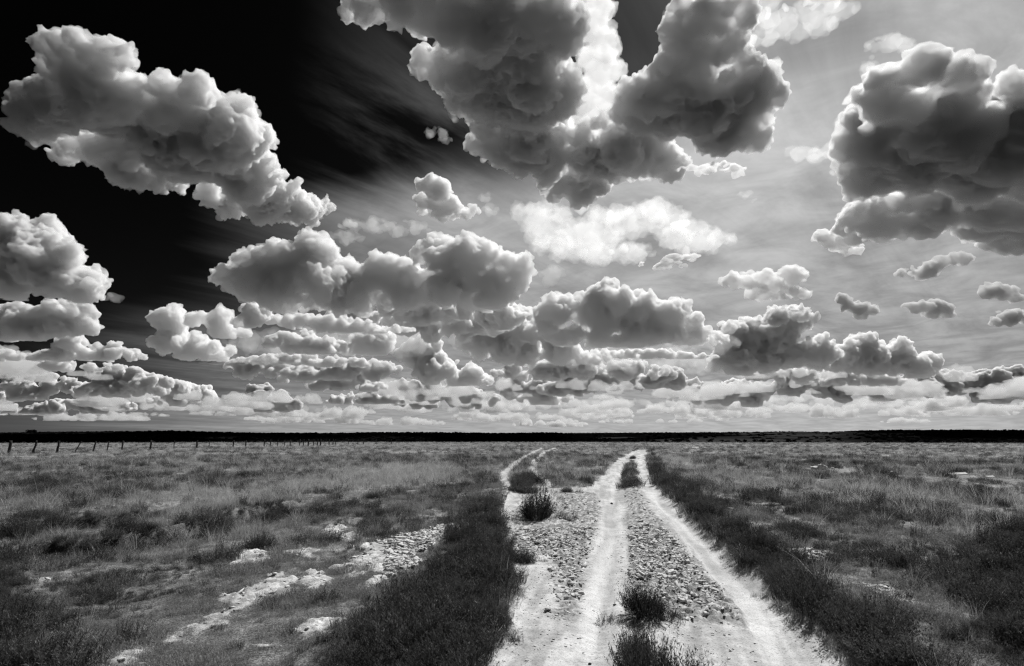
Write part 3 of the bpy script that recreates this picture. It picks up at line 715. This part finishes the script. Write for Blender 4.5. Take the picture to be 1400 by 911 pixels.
pr = np.clip(LC['rough']*.48*np.clip(.42+1.3*noise2(cx_, cy_, 2.2, 41, 2), .08, .8)+LC['patch']*.25+LC['bare']*(.035*np.clip(1-LC['rut']*2, 0, 1)+.004), 0, 1)
s = rr.uniform(0, 1, len(cx_)) < pr
cx_, cy_, cr = cx_[s], cy_[s], cr[s]; hz = LC['h'][s]; bm_ = LC['berm'][s]; mm = len(cx_)
sz = np.exp(rr.normal(-4.3, .55, mm))*(1+cr*.02); sz = np.clip(sz*1.1, .004, .05*(1+cr*.02)); rgh = (LC['rough'])[s]; sz = np.where(rgh > .3, sz, np.minimum(sz*.7, .016)); dark_ = rgh
gn_scatter('clay_clods', np.c_[cx_, cy_, hz+sz*.1], np.c_[rr.normal(0, .2, mm), rr.normal(0, .2, mm), rr.uniform(0, 6.28, mm)], sz[:, None]*rr.uniform(.7, 1.3, (mm, 3)), rr.randint(0, 6, mm), C_CLOD,
           kind='stuff', label='broken pale clay clods on the track and the bare patches')
print('clods', mm, round(time.time()-T0, 1))

# ------------------------------------------------------------------ single heath bushes
def bush_proto(seed, mat, grass=False, n_=620):
    """unit dome of leafy upright shoots: stems and foliage meshes, about 1 wide each side and 1 tall"""
    rs = np.random.RandomState(seed+500); V = []; Fq = []; VS = []; FS = []; k1, k2, k3 = rs.uniform(0, 6.28, 3); lw = .026
    for i in range(n_):
        a = rs.uniform(0, 6.28); q = math.sqrt(rs.uniform(0, 1)); lob = 1+.28*math.sin(a*2+k1)+.18*math.sin(a*3+k2)
        x, y = math.cos(a)*q*.72*lob, math.sin(a)*q*.72*lob
        hg = math.sqrt(max(.08, 1-q*q*.8))*rs.uniform(.3, 1.15)*(1+.3*math.sin(a+k3)*q); lx, ly = math.cos(a)*q*.34+rs.normal()*.12, math.sin(a)*q*.34+rs.normal()*.12
        fa = rs.uniform(0, 3.14); wx, wy = math.cos(fa)*lw*.25, math.sin(fa)*lw*.25; o = len(VS)
        for s_q in range(3):
            t = s_q/2; cxx, cyy = x+lx*t*t, y+ly*t*t
            VS += [(cxx-wx*(1-t*.7), cyy-wy*(1-t*.7), hg*t-.08), (cxx+wx*(1-t*.7), cyy+wy*(1-t*.7), hg*t-.08)]
            if s_q: FS.append((o+2*s_q-2, o+2*s_q-1, o+2*s_q+1, o+2*s_q))
        for j in range(14 if not grass else 2):
            t = rs.uniform(.25, 1.02); cxx, cyy, czz = x+lx*t*t, y+ly*t*t, hg*t-.08
            b = rs.uniform(0, 6.28); L_ = lw*rs.uniform(1.3, 2.6); up = rs.uniform(.4, 1.6)*L_
            dx, dy = math.cos(b)*L_, math.sin(b)*L_; sx, sy = -math.sin(b)*lw*.4, math.cos(b)*lw*.4; o = len(V)
            V += [(cxx, cyy, czz), (cxx+dx*.5+sx, cyy+dy*.5+sy, czz+up*.5), (cxx+dx, cyy+dy, czz+up), (cxx+dx*.5-sx, cyy+dy*.5-sy, czz+up*.5)]
            Fq.append((o, o+1, o+2, o+3))
    a_, b_ = mesh_from('stems', VS, FS), mesh_from('foliage', V, Fq)
    for m_ in (a_, b_): m_.materials.append(mat)
    return a_, b_
BP = {'heath': [bush_proto(k, M_HEATH) for k in range(4)], 'sage': [bush_proto(10+k, M_SAGE) for k in range(2)], 'grass': [bush_proto(20, M_DRY, True, 260)]}
def bush(label, px, py, wpx, hpx, seed=0, kind='heath', deep=.8, group='dark heath bushes'):
    """foot at photo (px, py), wpx wide and hpx tall there"""
    x0, y0 = G(px, py); sc_m = math.hypot(x0, y0, H)/F; W = wpx*sc_m*.5; Hh = hpx*sc_m; y0 += W*deep*.6
    root = bpy.data.objects.new('heath_bush' if kind != 'grass' else 'grass_clump', None); col.objects.link(root)
    root.location = (x0, y0, float(height([x0], [y0])[0])); root['label'] = label; root['category'] = 'bush' if kind != 'grass' else 'grass clump'
    if group: root['group'] = group
    rz = seed*2.4
    for nm, mm_ in zip(('stems', 'foliage'), BP[kind][seed % len(BP[kind])]):
        o = link(nm, mm_, root); o.scale = (W, W*(.6+.4*deep), Hh); o.rotation_euler.z = rz
for i, (lb, bx, by, bw, bh, dn, dp) in enumerate(BUSHES): bush(lb, bx, by, bw, bh, i, 'sage' if by < 690 and 'black' not in lb else 'heath', dp)
bush('tall pale grass clump standing over white clay lumps on the left', 346, 745, 26, 34, 90, 'grass', group=None)
print('bushes', round(time.time()-T0, 1))

# ------------------------------------------------------------------ stones, white scraps
def rock(name, label, cat, px, py, w_, h_, mat, seed, dy=.8, group=None, arch=0):
    rs = np.random.RandomState(seed); x0, y0 = G(px, py); s = math.hypot(x0, y0, H)/F
    bm = bmesh.new(); bmesh.ops.create_icosphere(bm, subdivisions=3, radius=1); v = np.array([q.co[:] for q in bm.verts]); f = np.array([[q.index for q in p.verts] for p in bm.faces]); bm.free()
    v *= (1+.30*perlin(v*1.3+seed)+.14*perlin(v*3.3+seed))[:, None]
    v[:, 0] *= w_*s*.5; v[:, 1] *= w_*s*.5*dy; v[:, 2] = np.maximum(v[:, 2]*h_*s*.6+h_*s*.35, -.02)
    if arch: v[:, 0] += -arch*s*(v[:, 2]/(h_*s))**2
    me = mesh_from(name, v, f); me.polygons.foreach_set('use_smooth', np.ones(len(f), bool))
    ob = link(name, me, mat=mat, label=label, category=cat); ob.location = (x0, y0, float(height([x0], [y0])[0]))
    if group: ob['group'] = group
rock('white_stone', 'flat white stone lying in the right field beside a curved one', 'stone', 1115, 641.8, 12, 4, M_WHITE, 1, .8)
rock('white_stone', 'upright curved white stone in the right field', 'stone', 1125, 642, 10, 6.5, M_WHITE, 2, 1.1, arch=3)
rock('white_stone', 'tiny white stone right of the curved white stone', 'stone', 1138, 640.5, 4, 1.6, M_WHITE, 3, .8)
rock('pale_stone', 'small rounded pale stone in the right field between white scraps', 'stone', 1220, 652, 5, 5, M_CLOD, 4, .8)
rock('dark_stone', 'single small dark stone in the left rut', 'stone', 836, 684, 3.4, 2.4, M_STONE, 5)
rock('dark_stone', 'single small dark stone low in the right rut', 'stone', 1078, 892, 4.5, 2.6, M_STONE, 6)
rock('dark_stone', 'tiny dark stone in the left rut beside the middle bush', 'stone', 840, 814, 4.5, 1.8, M_STONE, 7)
rock('dark_stone', 'tiny dark stone on the clay near the bottom of the track', 'stone', 806, 887, 4, 2, M_STONE, 8)
def board(label, px, py, L_, wd, th, rz):
    x0, y0 = G(px, py); bm = bmesh.new(); bmesh.ops.create_cube(bm, size=1)
    bmesh.ops.scale(bm, vec=(L_, wd, th), verts=bm.verts); bmesh.ops.bevel(bm, geom=bm.edges, offset=.008, segments=1)
    bmesh.ops.subdivide_edges(bm, edges=[e for e in bm.edges if e.calc_length() > L_*.6], cuts=4)
    for v in bm.verts: v.co.z += .02*math.sin(v.co.x*3)+random.uniform(-.003, .003)
    me = bpy.data.meshes.new('white_board'); bm.to_mesh(me); bm.free()
    ob = link('white_board', me, mat=M_BOARD, label=label, category='board'); ob.location = (x0, y0, float(height([x0], [y0])[0])+.14); ob.rotation_euler = (R(24), 0, R(rz))
board('long white board lying in the grass near the right edge', 1310, 652.6, .90, .20, .05, -3)
board('short white board just right of the long white board', 1354, 655.8, .42, .12, .03, 6)

# ------------------------------------------------------------------ wire fence along the left field
fence = bpy.data.objects.new('wire_fence', None); col.objects.link(fence)
fence['label'] = 'old wire fence of dark leaning wooden posts across the left field'; fence['category'] = 'fence'
POSTS = [(12,622,3.6,-.4,1.75),(44,620.5,2.6,2.8,1.7),(78,619.5,2.8,.6,1.7),(101.5,618.5,1.6,6,1.65),(127,617.5,2.2,2,1.6),(146,617,1.6,1,1.6),(166,615.5,2.2,.8,1.6),(205.5,615.2,2.5,0,1.7),
 (237.5,614,1.1,0,1.6),(269,613,2.5,-.3,1.6),(286,612.2,1.2,-.4,1.6),(319,611,2,0,1.6),(335.5,611,1.8,.3,1.6),(361,610.6,1.8,0,1.7),(369.5,610.6,1.4,0,1.7),(379,610.4,1.2,.6,1.7),(389,610.3,1,0,1.7),(397,610.2,1.7,-.2,1.7),
 (409.5,610,1.7,.2,1.8),(415,610,1.6,0,1.8),(421,610,2.2,0,1.8),(428.5,609.8,1.4,0,1.8),(434,609.8,1.6,.1,1.8),(438,609.6,2.2,.2,1.8),(450,609.4,1.7,-.2,1.8),(455,609.2,1,.3,1.8),(458.5,609,.9,0,1.8),(476,608.6,1,0,1.8),(489,608.3,1,.2,1.8),(497,608,1.2,0,1.8),(514,607.8,1,0,1.8),(535,607.6,1.2,0,1.8)]
tops = []
rs = np.random.RandomState(5)
for i, (px, py, wpx, lean, hh_) in enumerate(POSTS):
    x0, y0 = G(px, py); D_ = math.hypot(x0, y0); rad_ = max(.05, wpx*.5*D_/F*.8); off = lean*D_/F
    if i == 0: fx, fy = x0, y0
    z0 = float(height([x0], [y0])[0]); V = []; Fq = []; ns_, nh = 8, 7
    for k in range(nh):
        t = k/(nh-1); zc = -.25+(hh_+.25)*t; cxx = off*t+rs.normal()*rad_*.18
        for j in range(ns_):
            a = j/ns_*6.2832; rq = rad_*(1.05-.25*t)*(1+.18*math.sin(a*3+i)+rs.normal()*.06)
            V.append((cxx+math.cos(a)*rq, math.sin(a)*rq, zc+(rs.normal()*.03 if k == nh-1 else 0)))
    for k in range(nh-1):
        for j in range(ns_): Fq.append((k*ns_+j, k*ns_+(j+1) % ns_, (k+1)*ns_+(j+1) % ns_, (k+1)*ns_+j))
    V.append((off, 0, hh_)); V.append((off, 0, hh_)); c0 = len(V)-2
    for j in range(0, ns_, 1): Fq.append(((nh-1)*ns_+j, (nh-1)*ns_+(j+1) % ns_, c0, c0+1))
    po = link('post', mesh_from('post', V, Fq), fence, M_WOOD); po.location = (x0-fx, y0-fy, z0)
    tops.append(np.array([x0-fx, y0-fy, z0, off, hh_]))
fence.location = (fx, fy, 0)
for hw in (.55, .85):
    V = []; Fq = []
    for i, tp in enumerate(tops):
        c = np.array([tp[0]+tp[3]*hw, tp[1], tp[2]+tp[4]*hw])
        V += [tuple(c+(0, 0, .004)), tuple(c+(0, .004, -.004)), tuple(c+(0, -.004, -.004))]
        if i:
            o = 3*i
            for j in range(3): Fq.append((o-3+j, o-3+(j+1) % 3, o+(j+1) % 3, o+j))
    link('wire', mesh_from('wire', V, Fq), fence, M_WIRE)

# ------------------------------------------------------------------ dark wooded ridge and trees at the end of the plain
M_RIDGE, q = mat_new('dark_scrub_slope'); oc = q.node('ShaderNodeTexCoord').outputs['Object']
mp = q.node('ShaderNodeMapping'); mp.inputs['Scale'].default_value = (.12, 1, 1); q.l.new(oc, mp.inputs[0])
v = q.mix(q.ss(q.noise(mp.outputs[0], .02, 6, .65), .42, .7), q.mix(att(q, 'open'), .004, .02), q.mix(att(q, 'open'), .012, .06))
v = q.m('ADD', v, q.m('MULTIPLY', q.ss(q.noise(mp.outputs[0], .012, 4, .6, .6), .68, .74), .12))
b = q.node('ShaderNodeBsdfDiffuse'); q.l.new(grey(q, v), b.inputs[0]); o_ = q.node('ShaderNodeOutputMaterial'); q.l.new(b.outputs[0], o_.inputs[0])
RIDGE_TOP = [(-300,593),(0,593),(100,592),(250,591.3),(340,593.2),(450,593.6),(560,593.2),(650,594),(760,593.6),(850,593),(900,592.6),(1000,592.4),(1080,591.4),(1130,592.2),(1160,590.4),(1250,590),(1400,590),(1700,589)]
ra = np.linspace(-62, 62, 500); rpx = CX+np.tan(np.radians(ra))*F
Dr = 1900.
rtop = np.interp(rpx, [p[0] for p in RIDGE_TOP], [p[1] for p in RIDGE_TOP])
top_h = (600-rtop)/F*Dr*1.02/1+2.0
prof = [(470, 0, -8), (620, .03, -6), (800, .16, 0), (1000, .38, 0), (1250, .62, 0), (1500, .84, 0), (1700, .95, 0), (Dr, 1., 0), (2300, .98, 0), (3200, .7, 0)]
V = []
aa = np.radians(ra)
for (d, f_, z0) in prof:
    dist = d/np.cos(aa)*1.0
    nz = noise2(np.sin(aa)*d, np.cos(aa)*d, .004, 51, 3)*6*min(1, (d-470)/400)*(1 if d < 1800 else .15)
    V.append(np.c_[np.tan(aa)*d, np.full(len(aa), d), z0+top_h*f_+nz*(f_ < .97)-4*(1-f_)])
V = np.concatenate(V); idx_ = np.arange(len(V)).reshape(len(prof), -1)
Q_ = np.stack([idx_[:-1, :-1], idx_[:-1, 1:], idx_[1:, 1:], idx_[1:, :-1]], -1).reshape(-1, 4)[:, ::-1]
me = mesh_from('wooded_ridge', V, Q_); me.polygons.foreach_set('use_smooth', np.ones(len(Q_), bool))
a = me.attributes.new('open', 'FLOAT', 'POINT'); a.data.foreach_set('value', np.tile(ramp(rpx, 740, 840)*ramp(1190-rpx, 0, 90), len(prof)).astype(np.float32))
ridge = link('hills', me, mat=M_RIDGE, kind='structure', label='long low dark ridge along the whole horizon')
VR = V.reshape(len(prof), -1, 3)
def crown_mesh(seed, nl=420, ls=.16, flat=.8):
    rs = np.random.RandomState(seed); V = []; Fq = []
    cl = [(rs.uniform(-.55, .55), rs.uniform(-.55, .55), rs.uniform(.35, .95)*flat, rs.uniform(.3, .5)) for _ in range(9)]
    for i in range(nl):
        c = cl[rs.randint(0, 9)]; d = rs.normal(size=3); d /= np.linalg.norm(d); p = np.array(c[:3])+d*c[3]*rs.uniform(.6, 1.05)*np.array([1, 1, .75])
        a, b_ = rs.normal(size=3), rs.normal(size=3); a = a/np.linalg.norm(a)*ls*rs.uniform(.5, 1); b_ = b_/np.linalg.norm(b_)*ls*rs.uniform(.4, .8); o = len(V)
        V += [p-a, p+b_, p+a, p-b_]; Fq.append((o, o+1, o+2, o+3))
    return mesh_from('crown', V, Fq)
def trunk_mesh(seed):
    rs = np.random.RandomState(seed); V = []; Fq = []
    for lx, ly, lz in ((0, 0, .8), (.35, .1, .7), (-.3, .2, .7), (.05, -.3, .65)):
        o = len(V)
        for k in range(3):
            t = k/2; r_ = .07*(1-t*.7)*(1 if lx == 0 else .6)
            for j in range(5): V.append((lx*t+math.cos(j*1.2566)*r_, ly*t+math.sin(j*1.2566)*r_, lz*t-.05))
        for k in range(2):
            for j in range(5): Fq.append((o+k*5+j, o+k*5+(j+1) % 5, o+k*5+5+(j+1) % 5, o+k*5+5+j))
    return mesh_from('trunk', V, Fq)
crowns = [crown_mesh(s) for s in range(4)]
for c in crowns: c.materials.append(M_TREE)
trunk = trunk_mesh(3); trunk.materials.append(M_STEM)
TREES = [(797,4,6),(804,7,8),(812,8,9),(820,6,7),(826,4,5),(848,6,6.5),(855,6,6),(866,5,5),(874,7,7.5),(882,7,7),(891,5,5.5),(908,7,5.5),(916,6,6),(921,9,8.5),(936,7,5),(965,10,5.5),(988,9,5),(1004,9,8),(1012,6,6),(1027,8,7),(1036,9,7),(1046,9,6.5),(1070,8,7),(1079,8,6),(1098,8,5)]
places = ['leftmost of the tree clump left of the track end','second from the left in the clump left of the track end','tallest of the clump left of the track end','fourth in the clump left of the track end','rightmost of the clump left of the track end',
 'left one of a close pair just left of the track end','right one of a close pair just left of the track end','small one over the left rut end','left one of three over the track end','middle one of three over the track end','right one of three over the track end',
 'low one just right of the track end','middle one right of the track end','tallest one right of the track end','low flat one apart at the right of the tallest','wide flat one standing apart right of the track','wide low one left of the dome shaped tree','dome shaped one right of centre','small one touching the dome shaped tree',
 'left one of the row of three to the right','middle one of the row of three to the right','right one of the row of three to the right','left one of the last pair to the right','right one of the last pair to the right','last low one at the far right of the tree line']
rs = np.random.RandomState(9)
for i, ((px, wpx, hpx), pl) in enumerate(zip(TREES, places)):
    D_ = 330+rs.uniform(0, 30); u_ = (px-CX)/F; x0 = u_*D_; z0 = float(height([x0], [D_])[0]); s = D_/F
    root = bpy.data.objects.new('juniper_tree', None); col.objects.link(root); root.location = (x0, D_, z0)
    root['label'] = 'dark round tree, '+pl; root['category'] = 'tree'; root['group'] = 'dark trees at the end of the plain'
    hz = (607.5-600+ (hpx-1.2) -7.0)*s+2.0-z0  # crown top height above the foot
    hz = max(2.2, (hpx-2.5)*s+ (2.0-z0)*.6)
    for nm, mm_ in (('crown', crowns[i % 4]), ('trunk', trunk)):
        o = link(nm, mm_, root); o.scale = (wpx*s*.62, wpx*s*.62, hz*.78); o.rotation_euler.z = rs.uniform(0, 6.28)
# big lone tree on the left skyline
x0 = (52-CX)/F*Dr; root = bpy.data.objects.new('broad_tree', None); col.objects.link(root); root.location = (x0, Dr, float(np.interp(x0, VR[7, :, 0], VR[7, :, 2]))-2)
root['label'] = 'broad dome shaped tree standing up on the far left skyline'; root['category'] = 'tree'
for nm, mm_ in (('crown', crown_mesh(20, 700, .14)), ('trunk', trunk.copy())):
    o = link(nm, mm_, root, M_TREE if nm == 'crown' else M_STEM); o.scale = (17, 17, 13)
# woodland over the ridge, one uncountable mass
C_WOOD = bpy.data.collections.new('woodland_shapes')
for s in range(4):
    me = crown_mesh(30+s, 150, .30); me.materials.append(M_TREE); C_WOOD.objects.link(bpy.data.objects.new('woodland_shape', me))
m = 14000; ua = rr.uniform(-1.25, 1.25, m); vd = np.concatenate([rr.uniform(560, 1950, m-2500), rr.uniform(1800, 1990, 2500)]); X = ua*vd
pd = np.array([p[0] for p in prof], float); tanr = np.tan(aa)
zc = np.empty(m); 
for i in range(m):
    k = int(np.searchsorted(pd, vd[i])-1); t = (vd[i]-pd[k])/(pd[k+1]-pd[k])
    zc[i] = (1-t)*np.interp(ua[i], tanr, VR[k, :, 2])+t*np.interp(ua[i], tanr, VR[k+1, :, 2])
dn = noise2(X*.12, vd, .006, 61, 3); s = dn > -.12-.5*(vd > 1800)
s |= rr.uniform(0, 1, m) < .6
s &= ~((np.abs(ua-.34) < .26) & (rr.uniform(0, 1, m) < .8) & (vd < 1800))
X, vd, zc = X[s], vd[s], zc[s]; mm = len(X)
sc_ = rr.uniform(1.6, 3.6, mm); 
gn_scatter('ridge_woodland', np.c_[X, vd, zc-.4], np.c_[np.zeros((mm, 2)), rr.uniform(0, 6.28, mm)], np.c_[sc_*1.5, sc_*1.5, sc_*rr.uniform(.6, 1., mm)], rr.randint(0, 4, mm), C_WOOD, kind='stuff', label='dark scrubby woodland covering the far ridge')
print('done', round(time.time()-T0, 1))
